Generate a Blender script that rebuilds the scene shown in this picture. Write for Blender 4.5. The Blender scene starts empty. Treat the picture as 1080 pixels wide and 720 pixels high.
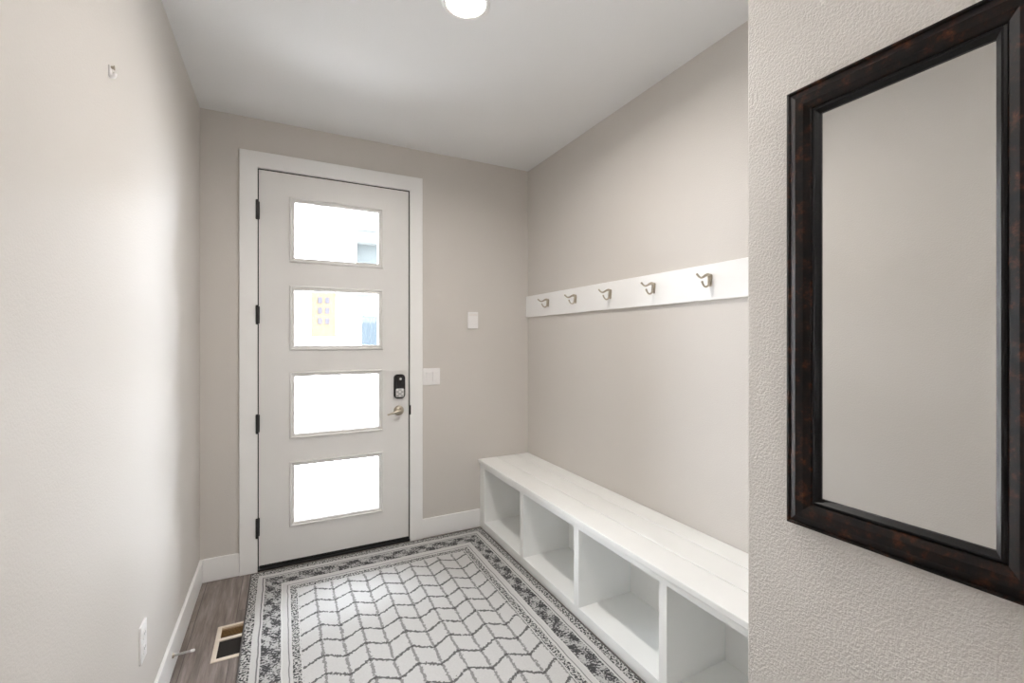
import bpy, bmesh, math, random
from mathutils import Vector, Matrix
random.seed(7)
S = bpy.context.scene
COL = S.collection
PI = math.pi

# ------------------------------------------------------------------ dimensions (metres)
XL, XR, XN = -0.426, 1.739, 1.0        # left wall, nook wall, near (mirror) wall
YD, YN, YB = 3.19, 0.722, -2.7         # door wall, end of near wall, rear wall
ZC = 2.753                             # ceiling
DX0, DX1, DZ = -0.129, 0.785, 2.447    # door slab

# ------------------------------------------------------------------ material helpers
def new_mat(name):
    m = bpy.data.materials.new(name); m.use_nodes = True
    nt = m.node_tree
    return m, nt, nt.nodes['Principled BSDF'], nt.nodes['Material Output']

def N(nt, typ, **kw):
    n = nt.nodes.new(typ)
    for k, v in kw.items():
        if k.startswith('i_'):
            n.inputs[k[2:].replace('_', ' ')].default_value = v
        else:
            setattr(n, k, v)
    return n

def M(nt, op, a, b=None, c=None, clamp=False):
    n = nt.nodes.new('ShaderNodeMath'); n.operation = op; n.use_clamp = clamp
    for i, v in enumerate((a, b, c)):
        if v is None: continue
        if isinstance(v, (int, float)): n.inputs[i].default_value = v
        else: nt.links.new(v, n.inputs[i])
    return n.outputs[0]

def mixc(nt, fac, a, b):
    n = nt.nodes.new('ShaderNodeMix'); n.data_type = 'RGBA'
    for i, v in ((0, fac), (6, a), (7, b)):
        if isinstance(v, (int, float)): n.inputs[i].default_value = v
        elif isinstance(v, tuple): n.inputs[i].default_value = (*v, 1) if len(v) == 3 else v
        else: nt.links.new(v, n.inputs[i])
    return n.outputs[2]

def ramp(nt, fac, stops, interp='LINEAR'):
    n = nt.nodes.new('ShaderNodeValToRGB'); cr = n.color_ramp; cr.interpolation = interp
    while len(cr.elements) < len(stops): cr.elements.new(0.5)
    for e, (p, c) in zip(cr.elements, stops):
        e.position = p; e.color = (c, c, c, 1) if isinstance(c, (int, float)) else (*c, 1)
    nt.links.new(fac, n.inputs[0]); return n.outputs[0]

def objco(nt, scale=(1, 1, 1)):
    t = N(nt, 'ShaderNodeTexCoord'); mp = N(nt, 'ShaderNodeMapping'); mp.inputs['Scale'].default_value = scale
    nt.links.new(t.outputs['Object'], mp.inputs[0]); return mp.outputs[0]

def noise(nt, co, scale, detail=3, rough=.55):
    n = N(nt, 'ShaderNodeTexNoise', i_Scale=scale, i_Detail=detail, i_Roughness=rough)
    nt.links.new(co, n.inputs['Vector']); return n.outputs['Fac']

def bump(nt, bs, h, strength, dist):
    b = N(nt, 'ShaderNodeBump', i_Strength=strength, i_Distance=dist)
    nt.links.new(h, b.inputs['Height']); nt.links.new(b.outputs[0], bs.inputs['Normal'])

def plain(name, col, rough=.5, metal=0., spec=.5, var=.03, vs=6., bmp=0., bscale=60.):
    m, nt, bs, out = new_mat(name)
    co = objco(nt)
    f = noise(nt, co, vs)
    lo = tuple(max(0, c * (1 - var)) for c in col); hi = tuple(min(1, c * (1 + var)) for c in col)
    nt.links.new(mixc(nt, f, lo, hi), bs.inputs['Base Color'])
    bs.inputs['Roughness'].default_value = rough; bs.inputs['Metallic'].default_value = metal
    bs.inputs['Specular IOR Level'].default_value = spec
    if bmp: bump(nt, bs, noise(nt, co, bscale, 2), bmp, .001)
    return m

def wall_paint(name, col, rough, strength, spec=.5):
    """knock-down / orange peel drywall under satin paint"""
    m, nt, bs, out = new_mat(name)
    co = objco(nt)
    big = noise(nt, co, 1.3)
    lo = tuple(c * .985 for c in col); hi = tuple(min(1, c * 1.015) for c in col)
    nt.links.new(mixc(nt, big, lo, hi), bs.inputs['Base Color'])
    bs.inputs['Roughness'].default_value = rough
    bs.inputs['Specular IOR Level'].default_value = spec
    a = noise(nt, co, 165, 2, .5); b = noise(nt, co, 330, 1, .5)
    h = M(nt, 'ADD', ramp(nt, a, [(.38, 0.), (.62, 1.)]), M(nt, 'MULTIPLY', b, .35))
    bump(nt, bs, h, strength, .0022)
    return m

WALL = (.615, .585, .552)
MAT = {}
MAT['wall'] = wall_paint('greige wall paint', WALL, .58, .14, .42)
MAT['wall_near'] = wall_paint('greige textured wall paint', WALL, .62, .40)
MAT['ceil'] = wall_paint('white ceiling paint', (.80, .805, .81), .8, .10, .3)
MAT['trim'] = plain('white semi gloss trim', (.85, .85, .845), .32)
MAT['doorpaint'] = plain('white door paint', (.75, .742, .73), .38)
MAT['bench'] = plain('white bench lacquer', (.87, .88, .87), .35, bmp=.04, bscale=40)
MAT['black'] = plain('matte black metal', (.012, .012, .013), .45)
MAT['rubber'] = plain('black rubber sweep', (.010, .010, .010), .7)
MAT['gloss_black'] = plain('glossy black plastic', (.008, .008, .01), .12)
MAT['nickel'] = plain('brushed satin nickel', (.50, .45, .37), .32, 1.)
MAT['silver'] = plain('silver plastic keys', (.50, .50, .50), .35, .4)
MAT['plate'] = plain('white switch plastic', (.84, .83, .83), .3)
MAT['slot'] = plain('dark socket slot', (.03, .03, .03), .6)
MAT['register'] = plain('cream register metal', (.66, .58, .49), .45)
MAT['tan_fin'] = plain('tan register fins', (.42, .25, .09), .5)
MAT['shaded_fin'] = plain('shaded register fins', (.018, .015, .013), .6)  # same fins as the tan bank, with the shade between them put into the colour
MAT['duct'] = plain('duct boot metal', (.10, .08, .06), .6)
MAT['binding'] = plain('charcoal rug binding', (.105, .098, .095), .95, bmp=.5, bscale=300)
MAT['mirror'] = plain('silvered mirror glass', (.80, .805, .80), .0, 1., var=0.)
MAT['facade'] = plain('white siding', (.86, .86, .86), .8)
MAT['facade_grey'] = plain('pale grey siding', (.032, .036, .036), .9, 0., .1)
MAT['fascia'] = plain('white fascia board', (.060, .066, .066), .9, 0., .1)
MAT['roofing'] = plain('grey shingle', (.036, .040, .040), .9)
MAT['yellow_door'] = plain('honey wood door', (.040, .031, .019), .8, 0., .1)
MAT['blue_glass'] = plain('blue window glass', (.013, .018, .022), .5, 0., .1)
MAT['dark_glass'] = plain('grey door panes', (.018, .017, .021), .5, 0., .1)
MAT['concrete'] = plain('pale concrete', (.72, .71, .70), .9, bmp=.2)

def glass_mat():
    m, nt, bs, out = new_mat('clear door glass')
    nt.nodes.remove(bs)
    tr = N(nt, 'ShaderNodeBsdfTransparent', i_Color=(.96, .965, .97, 1))
    gl = N(nt, 'ShaderNodeBsdfGlossy', i_Roughness=0.0)
    fr = N(nt, 'ShaderNodeFresnel', i_IOR=1.45)
    mx = N(nt, 'ShaderNodeMixShader')
    nt.links.new(fr.outputs[0], mx.inputs[0]); nt.links.new(tr.outputs[0], mx.inputs[1]); nt.links.new(gl.outputs[0], mx.inputs[2])
    nt.links.new(mx.outputs[0], out.inputs[0]); return m
MAT['glass'] = glass_mat()

def lens_mat(strength, col):
    m, nt, bs, out = new_mat('lit lamp lens')
    bs.inputs['Base Color'].default_value = (.9, .9, .88, 1)
    bs.inputs['Emission Color'].default_value = (*col, 1); bs.inputs['Emission Strength'].default_value = strength
    return m
MAT['lens'] = lens_mat(14., (1., .93, .82))

def floor_mat():
    m, nt, bs, out = new_mat('grey brown wood planks')
    t = N(nt, 'ShaderNodeTexCoord'); mp = N(nt, 'ShaderNodeMapping')
    mp.inputs['Rotation'].default_value = (0, 0, PI / 2); mp.inputs['Location'].default_value = (.33, .028, 0)
    nt.links.new(t.outputs['Object'], mp.inputs[0])
    br = N(nt, 'ShaderNodeTexBrick', i_Scale=1., i_Mortar_Size=.0012, i_Brick_Width=1.22, i_Row_Height=.18)
    br.offset = .37
    br.inputs['Color1'].default_value = (0.15, 0.15, .15, 1); br.inputs['Color2'].default_value = (.85, .85, .85, 1)
    br.inputs['Mortar'].default_value = (.5, .5, .5, 1)
    nt.links.new(mp.outputs[0], br.inputs[0])
    co = objco(nt, (9., .9, 1.))
    sep = N(nt, 'ShaderNodeSeparateColor'); nt.links.new(br.outputs['Color'], sep.inputs[0])
    off = N(nt, 'ShaderNodeVectorMath', operation='MULTIPLY_ADD')
    cmb = N(nt, 'ShaderNodeCombineXYZ'); nt.links.new(sep.outputs[0], cmb.inputs[1]); nt.links.new(sep.outputs[0], cmb.inputs[0])
    nt.links.new(cmb.outputs[0], off.inputs[0]); off.inputs[1].default_value = (13, 7, 0); nt.links.new(co, off.inputs[2])
    g1 = noise(nt, off.outputs[0], 3.2, 6, .65); 
    co2 = objco(nt, (60., 2.5, 1.)); g2 = noise(nt, co2, 3., 3, .6)
    g = M(nt, 'ADD', M(nt, 'MULTIPLY', g1, .75), M(nt, 'MULTIPLY', g2, .25))
    c = ramp(nt, g, [(.32, (.095, .074, .066)), (.5, (.195, .165, .148)), (.66, (.31, .272, .25))])
    tone = mixc(nt, sep.outputs[0], (.82, .80, .79), (1.12, 1.1, 1.1))
    mul = nt.nodes.new('ShaderNodeMix'); mul.data_type = 'RGBA'; mul.blend_type = 'MULTIPLY'; mul.inputs[0].default_value = 1
    nt.links.new(c, mul.inputs[6]); nt.links.new(tone, mul.inputs[7])
    seam = mixc(nt, br.outputs['Fac'], mul.outputs[2], (.045, .035, .03))
    nt.links.new(seam, bs.inputs['Base Color'])
    bs.inputs['Roughness'].default_value = .42
    bump(nt, bs, M(nt, 'SUBTRACT', M(nt, 'MULTIPLY', g, .3), br.outputs['Fac']), .25, .001)
    return m
MAT['floor'] = floor_mat()

def frame_mat():
    m, nt, bs, out = new_mat('mottled mahogany lacquer')
    co = objco(nt)
    n1 = noise(nt, co, 34, 5, .7); n2 = noise(nt, objco(nt, (1, 1, 1)), 75, 3, .6)
    g = M(nt, 'ADD', M(nt, 'MULTIPLY', n1, .7), M(nt, 'MULTIPLY', n2, .3))
    c = ramp(nt, g, [(.42, (.002, .0015, .0015)), (.53, (.008, .0032, .002)), (.62, (.045, .014, .005)), (.74, (.16, .058, .019))])
    nt.links.new(c, bs.inputs['Base Color'])
    bs.inputs['Roughness'].default_value = .45; bs.inputs['Specular IOR Level'].default_value = .22
    bump(nt, bs, n2, .08, .001)
    return m
MAT['frame'] = frame_mat()
MAT['frame_lip'] = plain('black lacquer lip', (.004, .0035, .004), .4, 0., .25)

# ---- rug (object coordinates: origin at rug centre)
RX0, RX1, RY0, RY1 = -0.166, 1.310, 0.775, 3.145
RCX, RCY, RW, RL = (RX0 + RX1) / 2, (RY0 + RY1) / 2, RX1 - RX0, RY1 - RY0
def rug_mat():
    m, nt, bs, out = new_mat('woven grey trellis rug')
    t = N(nt, 'ShaderNodeTexCoord'); sp = N(nt, 'ShaderNodeSeparateXYZ')
    # slight weave wobble
    wob = N(nt, 'ShaderNodeTexNoise', i_Scale=9., i_Detail=2.); nt.links.new(t.outputs['Object'], wob.inputs['Vector'])
    wv = N(nt, 'ShaderNodeVectorMath', operation='MULTIPLY_ADD'); 
    sub = N(nt, 'ShaderNodeVectorMath', operation='SUBTRACT'); sub.inputs[1].default_value = (.5, .5, .5)
    nt.links.new(wob.outputs['Color'], sub.inputs[0]); nt.links.new(sub.outputs[0], wv.inputs[0])
    wv.inputs[1].default_value = (.012, .012, 0); nt.links.new(t.outputs['Object'], wv.inputs[2])
    nt.links.new(wv.outputs[0], sp.inputs[0])
    x, y = sp.outputs[0], sp.outputs[1]
    u = M(nt, 'SUBTRACT', RW / 2, M(nt, 'ABSOLUTE', x))
    v = M(nt, 'MULTIPLY', M(nt, 'SUBTRACT', RL / 2, M(nt, 'ABSOLUTE', y)), .80)
    d = M(nt, 'MINIMUM', u, v)
    along = M(nt, 'ADD', x, y)
    # speckle and blotches
    co = objco(nt)
    spk = noise(nt, co, 105, 1, .5); spk2 = noise(nt, co, 85, 2, .6)
    blob = noise(nt, co, 26, 3, .6)
    # field: zigzag courses
    px, ry, amp = .0905, .122, .050
    xs = M(nt, 'DIVIDE', M(nt, 'SUBTRACT', x, .161 - RCX), px)
    tri = M(nt, 'PINGPONG', xs, 1.0)
    tri = M(nt, 'ADD', M(nt, 'MULTIPLY', tri, .45), M(nt, 'MULTIPLY', M(nt, 'SMOOTH_MIN', tri, M(nt, 'MULTIPLY', M(nt, 'MULTIPLY', tri, tri), M(nt, 'SUBTRACT', 3., M(nt, 'MULTIPLY', tri, 2.))), .0), .55))
    yy = M(nt, 'MULTIPLY_ADD', tri, amp, y)
    r = M(nt, 'DIVIDE', M(nt, 'SUBTRACT', yy, 2.554 - RCY), ry)
    dr = M(nt, 'MULTIPLY', M(nt, 'ABSOLUTE', M(nt, 'SUBTRACT', M(nt, 'FRACT', M(nt, 'ADD', r, 100.5)), .5)), ry)
    dv = M(nt, 'MULTIPLY', M(nt, 'ABSOLUTE', M(nt, 'SUBTRACT', M(nt, 'FRACT', M(nt, 'ADD', xs, 100.5)), .5)), px)
    thr = M(nt, 'MULTIPLY_ADD', spk2, .034, -.0098)
    lr = M(nt, 'LESS_THAN', dr, thr)
    lv = M(nt, 'LESS_THAN', dv, M(nt, 'MULTIPLY_ADD', spk2, .030, -.0090))
    fine = noise(nt, objco(nt, (1, 5, 1)), 120, 1)
    fieldc = mixc(nt, fine, (.45, .447, .44), (.63, .626, .618))
    fieldc = mixc(nt, M(nt, 'MULTIPLY', lv, .72), fieldc, (.14, .137, .135))
    fieldc = mixc(nt, M(nt, 'MULTIPLY', lr, .90), fieldc, (.085, .083, .083))
    # border bands
    light = mixc(nt, fine, (.48, .476, .468), (.64, .636, .628))
    speck = ramp(nt, spk, [(.44, (.06, .06, .062)), (.54, (.50, .495, .48))])
    side = M(nt, 'LESS_THAN', u, v)
    tt = M(nt, 'ADD', M(nt, 'MULTIPLY', side, y), M(nt, 'MULTIPLY', M(nt, 'SUBTRACT', 1., side), x))
    motif = M(nt, 'MULTIPLY', M(nt, 'SINE', M(nt, 'MULTIPLY', tt, 2 * PI / .14)), M(nt, 'SINE', M(nt, 'MULTIPLY', M(nt, 'SUBTRACT', d, .078), PI / .04)))
    g3 = M(nt, 'ADD', M(nt, 'ADD', M(nt, 'MULTIPLY', spk, .75), M(nt, 'MULTIPLY', blob, .45)), M(nt, 'MULTIPLY', motif, .10))
    speckd = ramp(nt, g3, [(.55, (.065, .065, .067)), (.67, (.45, .446, .44))])
    def band(a, b): return M(nt, 'MULTIPLY', M(nt, 'GREATER_THAN', d, a), M(nt, 'LESS_THAN', d, b))
    c = light
    c = mixc(nt, band(-.1, .040), c, speck)
    c = mixc(nt, band(.064, .070), c, (.20, .20, .20))
    c = mixc(nt, band(.078, .158), c, speckd)
    c = mixc(nt, band(.160, .165), c, (.62, .615, .60))
    c = mixc(nt, band(.188, .193), c, (.22, .22, .22))
    c = mixc(nt, band(.205, .238), c, speck)
    c = mixc(nt, M(nt, 'GREATER_THAN', d, .243), c, fieldc)
    nt.links.new(c, bs.inputs['Base Color'])
    bs.inputs['Roughness'].default_value = .95; bs.inputs['Specular IOR Level'].default_value = .1
    bump(nt, bs, M(nt, 'ADD', spk, fine), .6, .003)
    return m
MAT['rug'] = rug_mat()

# ------------------------------------------------------------------ mesh helpers
def box(bm, x0, x1, y0, y1, z0, z1, bev=0., seg=2):
    b2 = bmesh.new()
    bmesh.ops.create_cube(b2, size=1.)
    for v in b2.verts:
        v.co = Vector(((x0 + x1) / 2 + v.co.x * (x1 - x0), (y0 + y1) / 2 + v.co.y * (y1 - y0), (z0 + z1) / 2 + v.co.z * (z1 - z0)))
    if bev: bmesh.ops.bevel(b2, geom=list(b2.edges), offset=bev, segments=seg, affect='EDGES', profile=.5)
    merge(bm, b2)

def merge(bm, b2, mat=None):
    me = bpy.data.meshes.new('tmp'); b2.to_mesh(me); b2.free()
    if mat is not None: me.transform(mat)
    bm.from_mesh(me); bpy.data.meshes.remove(me)

def obj(name, bm, mat, parent=None, smooth=None, loc=None):
    """link a bmesh as one mesh object; geometry is given in world space and re-based on loc/parent"""
    bmesh.ops.recalc_face_normals(bm, faces=bm.faces)
    me = bpy.data.meshes.new(name); bm.to_mesh(me); bm.free()
    o = bpy.data.objects.new(name, me); COL.objects.link(o)
    me.materials.append(mat)
    if loc is not None:
        me.transform(Matrix.Translation(-Vector(loc))); o.location = loc
    if parent is not None:
        w = Vector((0, 0, 0)); q = parent
        while q is not None: w += Vector(q.location); q = q.parent
        if loc is None: me.transform(Matrix.Translation(-w))
        else: o.location = Vector(loc) - w
        o.parent = parent
    if smooth is not None:
        me.polygons.foreach_set('use_smooth', [True] * len(me.polygons)); me.set_sharp_from_angle(angle=math.radians(smooth))
    return o

def tag(o, label, cat, group=None, kind=None):
    o['label'] = label; o['category'] = cat
    if group: o['group'] = group
    if kind: o['kind'] = kind
    return o

def thing(name, label, cat, loc, group=None, kind=None):
    o = bpy.data.objects.new(name, None); COL.objects.link(o); o.location = loc; o.empty_display_size = .05
    return tag(o, label, cat, group, kind)

def panel(bm, axes, us, vs, holes, w0, w1):
    """slab with rectangular holes. axes=(u,v,w) indices; us/vs sorted cut lists; holes=set of (i,j) cells"""
    au, av, aw = axes; cache = {}
    def P(u, v, w):
        k = (u, v, w)
        if k not in cache:
            c = [0, 0, 0]; c[au] = u; c[av] = v; c[aw] = w; cache[k] = bm.verts.new(c)
        return cache[k]
    nu, nv = len(us) - 1, len(vs) - 1
    solid = lambda i, j: 0 <= i < nu and 0 <= j < nv and (i, j) not in holes
    for i in range(nu):
        for j in range(nv):
            if not solid(i, j): continue
            a, b, c, d = us[i], us[i + 1], vs[j], vs[j + 1]
            for w in (w0, w1): bm.faces.new([P(a, c, w), P(b, c, w), P(b, d, w), P(a, d, w)])
            for (di, dj, p, q) in ((-1, 0, (a, c), (a, d)), (1, 0, (b, c), (b, d)), (0, -1, (a, c), (b, c)), (0, 1, (a, d), (b, d))):
                if not solid(i + di, j + dj): bm.faces.new([P(*p, w0), P(*q, w0), P(*q, w1), P(*p, w1)])

def ring(bm, axes, u0, u1, v0, v1, prof, base, sgn, close=True):
    """mitred rectangular frame. prof = [(inset, height)], height along sgn*axis w from base"""
    au, av, aw = axes; rows = []
    for (s, h) in prof:
        r = []
        for (u, v) in ((u0 + s, v0 + s), (u1 - s, v0 + s), (u1 - s, v1 - s), (u0 + s, v1 - s)):
            c = [0, 0, 0]; c[au] = u; c[av] = v; c[aw] = base + sgn * h; r.append(bm.verts.new(c))
        rows.append(r)
    n = len(rows)
    for k in range(n if close else n - 1):
        A, B = rows[k], rows[(k + 1) % n]
        for i in range(4): bm.faces.new([A[i], A[(i + 1) % 4], B[(i + 1) % 4], B[i]])

def catmull(pts, n=8):
    P = [Vector(p) for p in pts]; P = [P[0] * 2 - P[1]] + P + [P[-1] * 2 - P[-2]]; out = []
    for i in range(1, len(P) - 2):
        for k in range(n):
            t = k / n; a, b, c, d = P[i - 1:i + 3]
            out.append(.5 * ((2 * b) + (c - a) * t + (2 * a - 5 * b + 4 * c - d) * t * t + (3 * b - a - 3 * c + d) * t ** 3))
    out.append(P[-2]); return out

def tube(bm, pts, rad, n=12, flat=1.):
    pts = [Vector(p) for p in pts]; m = len(pts)
    rads = rad if isinstance(rad, (list, tuple)) else [rad] * m
    if len(rads) != m:
        R = rads; rads = []
        for i in range(m):
            t = i / (m - 1) * (len(R) - 1); k = min(int(t), len(R) - 2); rads.append(R[k] * (1 - (t - k)) + R[k + 1] * (t - k))
    rings = []; up = None
    for i, p in enumerate(pts):
        d = (pts[min(i + 1, m - 1)] - pts[max(i - 1, 0)]).normalized()
        if up is None: up = Vector((0, 1, 0)) if abs(d.y) < .9 else Vector((0, 0, 1))
        s = d.cross(up).normalized(); up = s.cross(d).normalized()
        rings.append([bm.verts.new(p + (s * math.cos(a) + up * math.sin(a) * flat) * rads[i]) for a in [2 * PI * k / n for k in range(n)]])
    for A, B in zip(rings, rings[1:]):
        for k in range(n): bm.faces.new([A[k], A[(k + 1) % n], B[(k + 1) % n], B[k]])
    bm.faces.new(rings[0][::-1]); bm.faces.new(rings[-1])

def lathe(bm, prof, axis, origin, n=40):
    """prof=[(radius, height)] turned about axis ('x','y','z' with sign) from origin"""
    ax = {'x': Vector((1, 0, 0)), 'y': Vector((0, 1, 0)), 'z': Vector((0, 0, 1))}[axis[-1]] * (-1 if axis[0] == '-' else 1)
    s = Vector((0, 0, 1)) if axis[-1] != 'z' else Vector((1, 0, 0)); t = ax.cross(s); o = Vector(origin); rows = []
    for (r, h) in prof:
        if r < 1e-6: rows.append([bm.verts.new(o + ax * h)])
        else: rows.append([bm.verts.new(o + ax * h + (s * math.cos(a) + t * math.sin(a)) * r) for a in [2 * PI * k / n for k in range(n)]])
    for A, B in zip(rows, rows[1:]):
        for k in range(n):
            k2 = (k + 1) % n
            if len(A) == 1 and len(B) == 1: continue
            if len(A) == 1: bm.faces.new([A[0], B[k2], B[k]])
            elif len(B) == 1: bm.faces.new([A[k], A[k2], B[0]])
            else: bm.faces.new([A[k], A[k2], B[k2], B[k]])

def rrect(bm, axes, cu, cv, w, h, r, w0, w1, bev=.002, n=6):
    """rounded-rectangle plate"""
    b2 = bmesh.new(); au, av, aw = axes; vs = []
    for (sx, sy, a0) in ((1, 1, 0), (-1, 1, PI / 2), (-1, -1, PI), (1, -1, 3 * PI / 2)):
        for k in range(n + 1):
            a = a0 + PI / 2 * k / n; c = [0, 0, 0]
            c[au] = cu + sx * (w / 2 - r) + r * math.cos(a); c[av] = cv + sy * (h / 2 - r) + r * math.sin(a); c[aw] = w0
            vs.append(b2.verts.new(c))
    f = b2.faces.new(vs)
    e = bmesh.ops.extrude_face_region(b2, geom=[f]); nv = [g for g in e['geom'] if isinstance(g, bmesh.types.BMVert)]
    for v in nv: v.co[aw] = w1
    top = [g for g in e['geom'] if isinstance(g, bmesh.types.BMFace)][0]
    if bev: bmesh.ops.bevel(b2, geom=list(top.edges), offset=bev, segments=2, affect='EDGES', profile=.5)
    merge(bm, b2)

XZY = (0, 2, 1); YZX = (1, 2, 0); XYZ = (0, 1, 2)
B = bmesh.new

# ------------------------------------------------------------------ the room shell
VX0, VX1, VY0, VY1 = -0.268, -0.140, 2.385, 2.642   # hole for the floor register
bm = B(); panel(bm, XYZ, [XL - .12, VX0, VX1, XR + .12], [YB - .12, VY0, VY1, YD + .15], {(1, 1)}, -.02, 0.)
tag(obj('floor', bm, MAT['floor']), 'grey brown wood plank floor of the entry hall', 'floor', kind='structure')

LX, LY, LR = .649, 1.708, .078
bm = B(); box(bm, XL - .12, XR + .12, YB - 1.6, YD + .15, ZC, ZC + .15)  # runs past the rear wall, an unseen eave added to block sun
tag(obj('ceiling', bm, MAT['ceil']), 'flat white ceiling over the entry hall', 'ceiling', kind='structure')

WY0, WY1, WZ0, WZ1 = -2.25, -1.45, .95, 2.15   # hall window, unseen behind the viewer, added for fill light
bm = B(); panel(bm, YZX, [YB - .12, WY0, WY1, YD + .15], [0, WZ0, WZ1, ZC], {(1, 1)}, XL - .12, XL)
tag(obj('wall_left', bm, MAT['wall']), 'long greige wall along the left of the entry', 'wall', kind='structure')

bm = B(); panel(bm, XZY, [XL, DX0 - .012, DX1 + .012, XR], [0, DZ + .012, ZC], {(1, 0)}, YD, YD + .15)
tag(obj('wall_far', bm, MAT['wall']), 'greige wall at the far end holding the front door', 'wall', kind='structure')

bm = B(); box(bm, XR, XR + .12, YN - .02, YD + .15, 0, ZC)
tag(obj('wall_right', bm, MAT['wall']), 'recessed greige wall behind the bench and coat rack', 'wall', kind='structure')

# near wall with a softly rounded corner
bm = B(); b2 = B(); box(b2, XN, XR + .12, YB - .12, YN, 0, ZC)
es = [e for e in b2.edges if all(abs(v.co.x - XN) < 1e-4 and abs(v.co.y - YN) < 1e-4 for v in e.verts)]
bmesh.ops.bevel(b2, geom=es, offset=.004, segments=3, affect='EDGES', profile=.5); merge(bm, b2)
tag(obj('wall_near', bm, MAT['wall_near'], smooth=30), 'textured greige wall nearest on the right, carrying the mirror', 'wall', kind='structure')

# rear wall of the hall behind the viewer, and the added fill window in the left wall
bm = B(); box(bm, XL, XN, YB - .12, YB, 0, ZC)
tag(obj('wall_rear', bm, MAT['wall']), 'greige wall closing the hall opposite the front door', 'wall', kind='structure')
wn = thing('fill_window_1', 'white framed window added out of view in the left wall for fill light', 'window', (XL - .06, (WY0 + WY1) / 2, WZ0), kind='structure')
bm = B(); ring(bm, YZX, WY0 - .08, WY1 + .08, WZ0 - .08, WZ1 + .08, [(0, 0), (0, .018), (.08, .018), (.08, 0)], XL, 1)
ring(bm, YZX, WY0, WY1, WZ0, WZ1, [(0, -.04), (0, .04), (.05, .04), (.05, -.04)], XL - .06, 1)
obj('window_frame', bm, MAT['trim'], wn)
bm = B(); box(bm, XL - .064, XL - .058, WY0 + .045, WY1 - .045, WZ0 + .045, WZ1 - .045); obj('pane', bm, MAT['glass'], wn)

# baseboards
BH, BT = .135, .014
def bb(name, x0, x1, y0, y1, label):
    bm = B(); box(bm, x0, x1, y0, y1, 0, BH, .003)
    tag(obj(name, bm, MAT['trim']), label, 'baseboard', kind='structure')
bb('baseboard_left', XL, XL + BT, YB, YD, 'white baseboard running along the left wall')
bb('baseboard_far', XL + BT, -.2294, YD - BT, YD, 'short white baseboard between left wall and door casing')
bb('baseboard_right', .880, 1.322, YD - BT, YD, 'white baseboard between door casing and bench')
bb('baseboard_near', XN - BT, XN, YB, YN, 'white baseboard under the mirror wall')

# door casing
CX0, CX1, CZ = -.2294, .880, 2.550
bm = B()
b2 = B(); g = .006
vs = [(CX0, 0), (DX0 - g, 0), (DX0 - g, DZ + g), (DX1 + g, DZ + g), (DX1 + g, 0), (CX1, 0), (CX1, CZ), (CX0, CZ)]
f = b2.faces.new([b2.verts.new((x, YD, z)) for x, z in vs])
e = bmesh.ops.extrude_face_region(b2, geom=[f])
for v in e['geom']:
    if isinstance(v, bmesh.types.BMVert): v.co.y = YD - .02
fr = [q for q in e['geom'] if isinstance(q, bmesh.types.BMFace)]
bmesh.ops.bevel(b2, geom=list(fr[0].edges), offset=.0025, segments=2, affect='EDGES', profile=.5); merge(bm, b2)
cs = tag(obj('trim_1', bm, MAT['trim']), 'white flat casing around the front door', 'trim', kind='structure')
bm = B()
for (x0, x1) in ((DX0 - .0118, DX0 - .0004), (DX1 + .0004, DX1 + .0118)): box(bm, x0, x1, YD + .004, YD + .05, 0, DZ + .012)
box(bm, DX0 - .012, DX1 + .012, YD + .004, YD + .05, DZ + .0004, DZ + .0118)
obj('weatherstrip', bm, MAT['rubber'], cs)
bm = B(); box(bm, DX0 - .012, DX1 + .012, YD - .015, YD + .13, 0.0, .012, .003)
obj('threshold', bm, MAT['black'], cs)
bm = B(); box(bm, DX1 + .0005, DX1 + .011, YD - .0225, YD - .002, .886, .952, .002)
obj('strike_plate', bm, MAT['black'], cs)

# ------------------------------------------------------------------ front door
LZ = [(.236, .645), (.788, 1.207), (1.343, 1.750), (1.895, 2.303)]
LXa, LXb = .038, .610
y0, y1 = YD + .002, YD + .047
bm = B()
cuts = [.026]
for a, b in LZ: cuts += [a + .006, b - .006]
cuts.append(DZ)
panel(bm, XZY, [DX0, LXa + .006, LXb - .006, DX1], cuts, {(1, 1), (1, 3), (1, 5), (1, 7)}, y0, y1)
dr = tag(obj('door_1', bm, MAT['doorpaint'], loc=(DX0, YD + .024, 0)), 'white front door with four stacked glass lites', 'door', kind='structure')
for a, b in LZ:
    bm = B()
    prof = [(0, -.002), (0, .006), (.003, .011), (.008, .012), (.012, .009), (.014, .004), (.018, .0035), (.019, .006), (.022, .0065), (.025, .004), (.030, -.001), (.030, -.014)]
    ring(bm, XZY, LXa, LXb, a, b, prof, y0, -1)
    ring(bm, XZY, LXa, LXb, a, b, [(0, -.002), (0, .008), (.010, .010), (.030, -.004), (.030, -.014)], y1, 1)
    gf = obj('glazing_frame', bm, MAT['doorpaint'], dr)
    bm = B(); box(bm, LXa + .026, LXb - .026, y0 + .003, y0 + .009, a + .026, b - .026)
    obj('glass_pane', bm, MAT['glass'], gf)
for z0, z1 in ((2.143, 2.250), (1.508, 1.612), (.846, .952), (.214, .322)):
    bm = B()
    tube(bm, [(DX0 - .008, YD - .024, z) for z in (z0, z1)], .0080, 14)
    for z in (z0 - .003, z1 + .003): lathe(bm, [(0, -.004), (.006, -.003), (.0085, 0), (.006, .003), (0, .004)], 'z', (DX0 - .008, YD - .024, z), 14)
    box(bm, DX0 - .012, DX0 - .001, YD - .022, YD + .003, z0, z1)
    box(bm, DX0 - .003, DX0 + .005, YD - .004, YD + .002, z0, z1)
    obj('hinge', bm, MAT['black'], dr, smooth=40)
bm = B(); box(bm, DX0 + .002, DX1 - .002, y0 - .005, y1, .012, .030, .002)
obj('door_sweep', bm, MAT['rubber'], dr)

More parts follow.
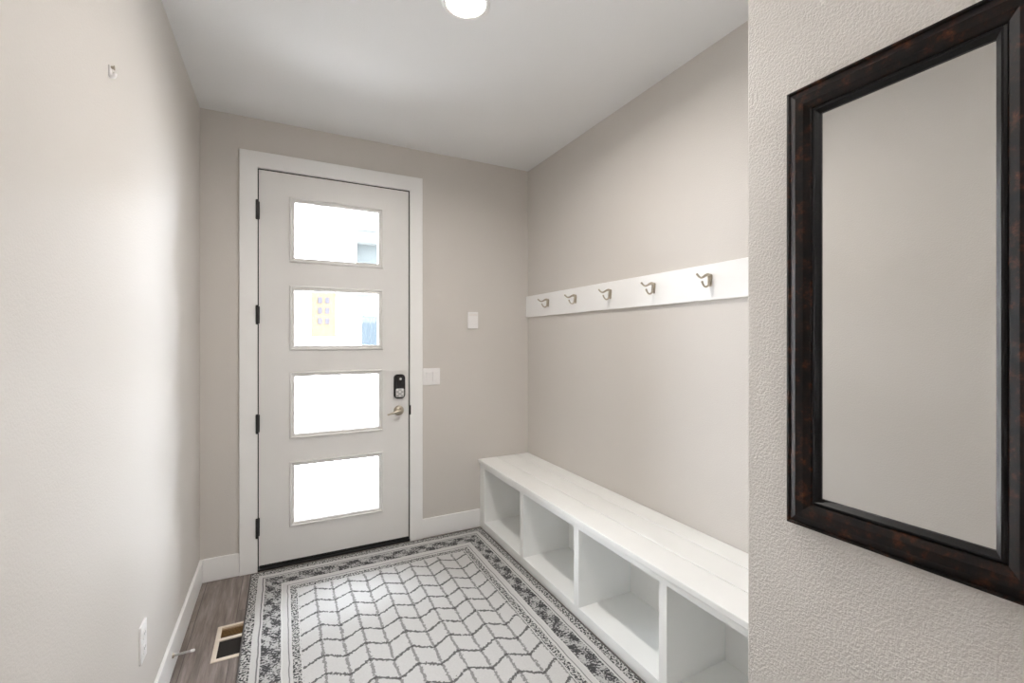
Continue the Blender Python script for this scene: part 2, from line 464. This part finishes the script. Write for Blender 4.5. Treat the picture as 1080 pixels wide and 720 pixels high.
# keypad deadbolt (on the door)
KX, KZ0, KZ1 = .7195, 1.002, 1.170
bm = B(); rrect(bm, XZY, KX, (KZ0 + KZ1) / 2, .077, KZ1 - KZ0, .026, y0, y0 - .022, .005)
kp = obj('keypad_deadbolt', bm, MAT['gloss_black'], dr, smooth=35)
kp['label'] = 'black keypad deadbolt with silver keys'
bm = B(); rrect(bm, XZY, KX, 1.042, .058, .060, .010, y0 - .020, y0 - .025, .0015); kf = obj('keypad', bm, MAT['silver'], kp, smooth=35)
for i in range(3):
    for j in range(4):
        bm = B(); rrect(bm, XZY, KX - .018 + .018 * i, 1.021 + .014 * j, .0135, .010, .003, y0 - .024, y0 - .0275, .001); obj('key', bm, MAT['plate'] if (i + j) % 2 else MAT['silver'], kp, smooth=35)
bm = B(); lathe(bm, [(0, .0), (.008, .0), (.008, .005), (.006, .007), (0, .007)], '-y', (KX + .004, y0 - .020, 1.138), 20); obj('key_cylinder', bm, MAT['plate'], kp, smooth=35)

# lever handle
HX, HZ = .7165, .918
bm = B(); lathe(bm, [(0, 0), (.034, 0), (.034, .006), (.030, .011), (.018, .014), (.014, .018), (.012, .045), (0, .047)], '-y', (HX, y0, HZ), 40)
lv = obj('door_handle', bm, MAT['nickel'], dr, smooth=35)
bm = B(); tube(bm, catmull([(HX + .006, y0 - .046, HZ + .001), (HX - .02, y0 - .048, HZ - .002), (HX - .055, y0 - .046, HZ - .011), (HX - .085, y0 - .043, HZ - .020)], 8), [.0095, .009, .0075, .0065, .0055], 14, .8)
obj('lever', bm, MAT['nickel'], lv, smooth=50)

# ------------------------------------------------------------------ wall plates
# two-gang rocker switch beside the casing
t = thing('light_switch', 'white double rocker light switch beside the front door casing', 'light switch', (.949, YD, 1.084))
bm = B(); rrect(bm, XZY, .949, 1.145, .126, .121, .005, YD, YD - .006, .0025); obj('cover_plate', bm, MAT['plate'], t, smooth=35)
for cx in (.926, .972):
    bm = B(); b2 = B(); box(b2, -.0165, .0165, -.004, .004, -.034, .034, .0012)
    merge(bm, b2, Matrix.Translation((cx, YD - .0075, 1.145)) @ Matrix.Rotation(math.radians(4), 4, 'X'))
    obj('rocker', bm, MAT['plate'], t)
# blank chime / sensor box
t = thing('wall_plate', 'blank white plate on the far wall above the light switch', 'wall plate', (1.2665, YD, 1.492))
bm = B(); rrect(bm, XZY, 1.2665, 1.5545, .080, .124, .004, YD, YD - .012, .003); obj('cover_plate', bm, MAT['plate'], t, smooth=35)
for z in (1.600, 1.592):
    bm = B(); box(bm, 1.232, 1.301, YD - .0125, YD - .0115, z - .0008, z + .0008); obj('groove', bm, MAT['register'], t)
# outlet on left wall
t = thing('wall_outlet', 'white duplex outlet low on the left wall', 'outlet', (XL, 1.970, .312))
bm = B(); rrect(bm, YZX, 1.970, .379, .073, .128, .004, XL, XL + .006, .0025); obj('cover_plate', bm, MAT['plate'], t, smooth=35)
for z in (.354, .404):
    bm = B(); rrect(bm, YZX, 1.970, z, .034, .030, .008, XL + .005, XL + .0085, .001); rc = obj('receptacle', bm, MAT['plate'], t, smooth=35)
    for dy in (-.0065, .0065):
        bm = B(); box(bm, XL + .008, XL + .0088, 1.970 + dy - .001, 1.970 + dy + .001, z - .001, z + .008); obj('slot', bm, MAT['slot'], rc)
# small picture hanger left on the left wall
t = thing('picture_hanger', 'tiny metal picture hanger left high on the left wall', 'hanger', (XL, 1.637, 2.135))
bm = B(); tube(bm, catmull([(XL + .001, 1.637, 2.166), (XL + .002, 1.637, 2.145), (XL + .004, 1.637, 2.137), (XL + .011, 1.637, 2.139), (XL + .013, 1.637, 2.147)], 6), .0048, 10, 1.3)
obj('clip', bm, MAT['plate'], t, smooth=50)
bm = B(); lathe(bm, [(0, 0), (.004, 0), (.004, .010), (.006, .011), (.006, .013), (0, .014)], 'x', (XL, 1.637, 2.162), 14); obj('nail', bm, MAT['nickel'], t, smooth=40)

# ------------------------------------------------------------------ recessed ceiling light and added hall fill light
def downlight(lx, ly, label, watts):
    t = thing('ceiling_light', label, 'ceiling light', (lx, ly, ZC))
    bm = B(); lathe(bm, [(LR, -.001), (LR, .004), (.084, .007), (.092, .006), (.098, .001), (.098, -.001)], '-z', (lx, ly, ZC), 56); obj('trim_ring', bm, MAT['trim'], t, smooth=40)
    bm = B(); lathe(bm, [(LR + .001, 0), (LR, .0035), (.05, .006), (0, .007)], '-z', (lx, ly, ZC), 56); obj('lens', bm, MAT['lens'], t, smooth=60)
    dl = bpy.data.lights.new('downlight_beam', 'AREA'); dl.shape = 'DISK'; dl.size = .14; dl.energy = watts; dl.spread = math.radians(165); dl.color = (1., .95, .89)
    do = bpy.data.objects.new('downlight_beam', dl); COL.objects.link(do); do.location = (lx, ly, ZC - .012)
downlight(LX, LY, 'round lit downlight recessed in the entry ceiling', 12.)
downlight(.30, -.75, 'round lit downlight added out of view in the hall ceiling as fill', 5.)  # added behind the viewer to brighten the hall, never in view

# ------------------------------------------------------------------ coat rack
RXF = 1.719
t = thing('coat_rack', 'white coat rail with five double hooks above the bench', 'coat rack', (XR, 1.96, 1.589))
bm = B(); box(bm, RXF, XR, YN + .003, YD - .001, 1.589, 1.752, .002); obj('rail_board', bm, MAT['trim'], t)
for hy in (2.842, 2.492, 2.133, 1.779, 1.427):
    def hp(o, z, dy=0): return (RXF - o, hy + dy, 1.680 + z)
    bm = B()
    b2 = B()  # tear-drop back plate
    ol = [(.0, .027), (.007, .025), (.011, .018), (.010, .006), (.0075, -.010), (.007, -.022), (.004, -.029), (0, -.031)]
    pts = ol + [(-a, z) for a, z in ol[-2:0:-1]]
    f = b2.faces.new([b2.verts.new(hp(0, z, a)) for a, z in pts])
    e = bmesh.ops.extrude_face_region(b2, geom=[f])
    for v in e['geom']:
        if isinstance(v, bmesh.types.BMVert): v.co.x -= .005
    merge(bm, b2)
    tube(bm, catmull([hp(.002, .014), hp(.016, .021), hp(.032, .018), hp(.048, .009), hp(.062, .006), hp(.074, .010), hp(.086, .019)], 6), [.0085, .008, .006, .0048, .0042, .0042, .0048], 12)
    tube(bm, catmull([hp(.006, .014), hp(.010, -.004), hp(.013, -.020), hp(.022, -.031), hp(.036, -.033), hp(.047, -.025), hp(.054, -.013)], 6), [.0085, .007, .0056, .0046, .0042, .0042, .0046], 12)
    for q in (hp(.086, .019), hp(.054, -.013)):
        b2 = B(); bmesh.ops.create_uvsphere(b2, u_segments=12, v_segments=8, radius=.0054); merge(bm, b2, Matrix.Translation(q))
    obj('coat_hook', bm, MAT['nickel'], t, smooth=50)

# ------------------------------------------------------------------ storage bench
FX = 1.324; BY0, BY1 = YN + .004, YD - .003
OT, OB = .452, .056           # opening top / bottom in the face frame
t = thing('storage_bench', 'white built-in bench with four open cubbies along the right wall', 'bench', (1.53, (BY0 + BY1) / 2, 0))
bm = B()
for x0, x1 in ((1.309, 1.4620), (1.4670, 1.6120), (1.6170, XR - .002)): box(bm, x0, x1, BY0, BY1, .487, .511, .0025)
box(bm, 1.338, XR - .002, BY0, BY1, .474, .500)
obj('bench_top', bm, MAT['bench'], t)
stiles = [(3.103, BY1), (2.490, 2.532), (1.894, 1.937), (1.302, 1.345), (BY0, .770)]
bm = B()
box(bm, FX, FX + .018, BY0, BY1, OT, .4810, .001); box(bm, FX, FX + .018, BY0, BY1, 0, OB, .001)
for a, b in stiles: box(bm, FX, FX + .018, a, b, OB - .001, OT + .001, .001)
obj('face_frame', bm, MAT['bench'], t)
for a, b in stiles:
    bm = B(); box(bm, FX + .018, 1.664, a + .003 if a > BY0 else a, b - .003 if b < BY1 else b, .052, .474, .0008); obj('divider', bm, MAT['bench'], t)
for (a, b) in zip([s[1] for s in stiles[1:]], [s[0] for s in stiles[:-1]]):
    bm = B(); box(bm, FX + .010, 1.664, a - .003, b + .003, .038, OB - .001, .0008); obj('cubby_floor', bm, MAT['bench'], t)
bm = B(); box(bm, 1.664, 1.676, BY0, BY1, .02, .474); obj('back_panel', bm, MAT['bench'], t)

# ------------------------------------------------------------------ rug
def rug_mesh():
    b2 = B(); nx, ny = 36, 60; th = .0095
    def edge(u): return math.sqrt(max(0., 1 - (1 - min(u / .006, 1)) ** 2))
    us = sorted(set([RX0, RX0 + .002, RX0 + .006, RX1 - .006, RX1 - .002, RX1] + [RX0 + .006 + (RW - .012) * i / nx for i in range(nx + 1)]))
    vs = sorted(set([RY0, RY0 + .002, RY0 + .006, RY1 - .006, RY1 - .002, RY1] + [RY0 + .006 + (RL - .012) * i / ny for i in range(ny + 1)]))
    def lift(x, y):  # the rug rides over the register's rim
        if y < 2.30 or y > 2.73: return 0.
        k = min(1, (y - 2.30) / .05, (2.73 - y) / .05) * max(0, min(1, (.02 - x) / .12))
        return .0042 * k
    top, bot = [], []
    for x in us:
        rt, rb = [], []
        for y in vs:
            d = min(x - RX0, RX1 - x, y - RY0, RY1 - y); w = .0007 * math.sin(7 * x + 2) * math.sin(5 * y)
            rt.append(b2.verts.new((x, y, lift(x, y) + .002 + (th - .002) * edge(d) + w * edge(d)))); rb.append(b2.verts.new((x, y, lift(x, y) + .0002)))
        top.append(rt); bot.append(rb)
    I, J = len(us), len(vs)
    for i in range(I - 1):
        for j in range(J - 1):
            b2.faces.new([top[i][j], top[i + 1][j], top[i + 1][j + 1], top[i][j + 1]]); b2.faces.new([bot[i][j + 1], bot[i + 1][j + 1], bot[i + 1][j], bot[i][j]])
    for i in range(I - 1):
        for j in (0, J - 1): b2.faces.new([top[i][j], bot[i][j], bot[i + 1][j], top[i + 1][j]])
    for j in range(J - 1):
        for i in (0, I - 1): b2.faces.new([top[i][j], top[i][j + 1], bot[i][j + 1], bot[i][j]])
    return b2, lift
b2, lift = rug_mesh()
rg = tag(obj('area_rug', b2, MAT['rug'], smooth=60, loc=(RCX, RCY, 0)), 'grey and white woven area rug with zigzag trellis field and speckled border', 'rug')
bm = B()
def strip(p, q, n):
    pts = [Vector(p).lerp(Vector(q), i / n) for i in range(n + 1)]
    tube(bm, [(v.x, v.y, .0052 + lift(v.x, v.y)) for v in pts], .0045, 8)
e = .001
strip((RX0 - e, RY0, 0), (RX0 - e, RY1, 0), 60); strip((RX1 + e, RY0, 0), (RX1 + e, RY1, 0), 12)
strip((RX0, RY1 + e, 0), (RX1, RY1 + e, 0), 12); strip((RX0, RY0 - e, 0), (RX1, RY0 - e, 0), 12)
obj('edge_binding', bm, MAT['binding'], rg, smooth=50)

# ------------------------------------------------------------------ floor register
t = thing('floor_register', 'cream metal floor register partly under the rug edge', 'floor vent', ((VX0 + VX1) / 2, (VY0 + VY1) / 2, 0))
bm = B(); e = .013
ring(bm, XYZ, VX0 - e, VX1 + e, VY0 - e, VY1 + e, [(0, 0), (.002, .0028), (.012, .0036), (.019, .0036), (.020, -.01), (.014, -.01), (.014, 0)], 0, 1)
ym = 2.5365
box(bm, VX0 + .005, VX1 - .005, ym - .011, ym + .011, -.006, .0034)
obj('rim', bm, MAT['register'], t)
def bank(a, b, mat, tilt, n):
    bm = B()
    for k in range(n):
        y = a + (b - a) * (k + .5) / n
        q = B(); box(q, VX0 + .005, VX1 - .005, -.0007, .0007, -.0065, .0065)
        merge(bm, q, Matrix.Translation((0, y, -.006)) @ Matrix.Rotation(math.radians(tilt), 4, 'X'))
    obj('louver_bank', bm, mat, t)
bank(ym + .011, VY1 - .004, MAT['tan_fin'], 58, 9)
bank(VY0 + .004, ym - .011, MAT['shaded_fin'], -30, 14)
bm = B(); panel(bm, XYZ, [VX0 - .001, VX0 + .001, VX1 - .001, VX1 + .001], [VY0 - .001, VY0 + .001, VY1 - .001, VY1 + .001], {(1, 1)}, -.22, -.0195)
box(bm, VX0 - .001, VX1 + .001, VY0 - .001, VY1 + .001, -.225, -.22)
obj('duct_boot', bm, MAT['duct'], t)

# ------------------------------------------------------------------ door stop on left baseboard
t = thing('door_stop', 'thin white spring door stop on the left baseboard', 'door stop', (XL + BT, 2.375, .077))
x0 = XL + BT
bm = B(); lathe(bm, [(0, 0), (.011, 0), (.010, .004), (.005, .008), (0, .008)], 'x', (x0, 2.375, .077), 18); obj('base', bm, MAT['nickel'], t, smooth=40)
bm = B()
sp = [(x0 + .006 + .058 * k / 240, 2.375 + .0042 * math.cos(k * 2 * PI / 12), .077 + .0042 * math.sin(k * 2 * PI / 12)) for k in range(241)]
tube(bm, sp, .0012, 6); obj('spring', bm, MAT['silver'], t, smooth=50)
bm = B(); lathe(bm, [(0, 0), (.0058, 0), (.0062, .012), (.004, .016), (0, .016)], 'x', (x0 + .062, 2.375, .077), 16); obj('rubber_tip', bm, MAT['plate'], t, smooth=40)

# ------------------------------------------------------------------ mirror on the near wall
MY0, MY1, MZ0, MZ1 = .217, .6150, 1.010, 1.9455
t = thing('wall_mirror', 'tall rectangular mirror in a dark mottled mahogany frame on the near wall', 'mirror', (XN, (MY0 + MY1) / 2, MZ0))
bm = B()
prof = [(0, 0), (0, .016), (.002, .021), (.006, .022), (.009, .019), (.011, .020), (.024, .027), (.040, .026), (.052, .021), (.057, .016), (.057, 0)]
ring(bm, YZX, MY0, MY1, MZ0, MZ1, prof, XN, -1); obj('frame', bm, MAT['frame'], t)
bm = B(); ring(bm, YZX, MY0, MY1, MZ0, MZ1, [(.055, .001), (.055, .019), (.058, .0215), (.061, .0215), (.064, .018), (.069, .013), (.069, .001)], XN, -1); obj('inner_lip', bm, MAT['frame_lip'], t)
bm = B(); box(bm, XN - .010, XN - .002, MY0 + .060, MY1 - .060, MZ0 + .060, MZ1 - .060); obj('mirror_glass', bm, MAT['mirror'], t)

# ------------------------------------------------------------------ outside the door
bm = B(); box(bm, -40, 40, YD + .15, 60, -.25, -.06)
tag(obj('ground', bm, MAT['concrete']), 'pale paving outside the front door', 'ground', kind='structure')
HY = 20.
h = thing('neighbor_house', 'white house across the way seen through the door glass', 'house', (3, HY, -.06))
bm = B(); box(bm, -9, 2.74, HY, HY + 8, -.06, 9.0); obj('facade', bm, MAT['facade'], h)
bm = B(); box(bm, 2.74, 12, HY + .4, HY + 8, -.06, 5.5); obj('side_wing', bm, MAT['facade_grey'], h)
bm = B(); box(bm, 2.72, 12.2, HY - .2, HY + 8.2, 5.50, 5.62)
f = [bm.verts.new(p) for p in ((2.70, HY - .4, 5.95), (12.4, HY - .4, 5.95), (12.4, HY + 4, 6.25), (2.70, HY + 4, 6.25), (2.70, HY - .4, 6.07), (12.4, HY - .4, 6.07), (12.4, HY + 4, 7.8), (2.70, HY + 4, 7.8))]
for q in ((0, 1, 2, 3), (4, 5, 6, 7), (0, 1, 5, 4), (1, 2, 6, 5), (2, 3, 7, 6), (3, 0, 4, 7)): bm.faces.new([f[i] for i in q])
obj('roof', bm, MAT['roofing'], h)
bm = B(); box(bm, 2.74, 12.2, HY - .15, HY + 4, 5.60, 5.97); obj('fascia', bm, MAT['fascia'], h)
bm = B(); box(bm, .80, 2.14, HY - 1.4, HY, -.06, 1.42); obj('stoop', bm, MAT['concrete'], h)
bm = B(); ring(bm, XZY, .90, 2.04, 1.42, 3.62, [(0, 0), (0, .06), (.10, .06), (.10, 0)], HY, -1); obj('door_surround', bm, MAT['facade'], h)
bm = B(); box(bm, 1.01, 1.93, HY - .03, HY + .02, 1.42, 3.50); nd = obj('door', bm, MAT['yellow_door'], h)
for i in range(2):
    for j in range(3):
        bm = B(); x = 1.26 + .27 * i; z = 2.05 + .42 * j; box(bm, x, x + .16, HY - .05, HY - .02, z, z + .24); obj('pane', bm, MAT['dark_glass'], nd)
bm = B(); ring(bm, XZY, 2.83, 3.9, .9, 2.62, [(0, 0), (0, .06), (.16, .06), (.16, 0)], HY + .4, -1); nw = obj('window', bm, MAT['facade'], h)
bm = B(); box(bm, 2.98, 3.75, HY + .36, HY + .41, 1.05, 2.14); obj('pane', bm, MAT['blue_glass'], nw)

# ------------------------------------------------------------------ light
w = bpy.data.worlds.new('daylight'); S.world = w; w.use_nodes = True
bg = w.node_tree.nodes['Background']
bg.inputs[0].default_value = (.87, .925, 1., 1); bg.inputs[1].default_value = 22.

def portal(name, x0, x1, z0, z1, loc, rot):
    L = bpy.data.lights.new(name, 'AREA'); L.shape = 'RECTANGLE'; L.size = x1 - x0; L.size_y = z1 - z0
    L.cycles.is_portal = True
    o = bpy.data.objects.new(name, L); COL.objects.link(o); o.location = loc; o.rotation_euler = rot
for i, (a, b) in enumerate(LZ): portal('door_glass_portal', LXa + .02, LXb - .02, a + .02, b - .02, ((LXa + LXb) / 2, YD + .06, (a + b) / 2), (-PI / 2, 0, 0))
portal('fill_window_portal', WZ0, WZ1, WY0, WY1, (XL - .13, (WY0 + WY1) / 2, (WZ0 + WZ1) / 2), (0, -PI / 2, 0))

su = bpy.data.lights.new('sun', 'SUN'); su.energy = 40.; su.angle = math.radians(.6); su.color = (1., .97, .92)
so = bpy.data.objects.new('sun', su); COL.objects.link(so)
so.rotation_euler = Vector((-.62, .22, -.75)).to_track_quat('-Z', 'Y').to_euler()

# ------------------------------------------------------------------ camera
cam = bpy.data.cameras.new('camera'); co = bpy.data.objects.new('camera', cam); COL.objects.link(co)
cam.sensor_width = 36.; cam.lens = 479.59 * 36 / 1080
cam.shift_x = -7.196 / 1080; cam.shift_y = -1.682 / 1080
cam.clip_start = .01; cam.clip_end = 300
co.location = (0, 0, 1.408); co.rotation_euler = (PI / 2, 0, -math.radians(27.4486))
S.camera = co

S.view_settings.view_transform = 'Standard'; S.view_settings.look = 'None'
S.view_settings.exposure = .72; S.view_settings.gamma = 1.; S.view_settings.use_curve_mapping = False
S.cycles.use_denoising = True
S.cycles.max_bounces = 12; S.cycles.diffuse_bounces = 8; S.cycles.transparent_max_bounces = 16
S.cycles.sample_clamp_indirect = 6.
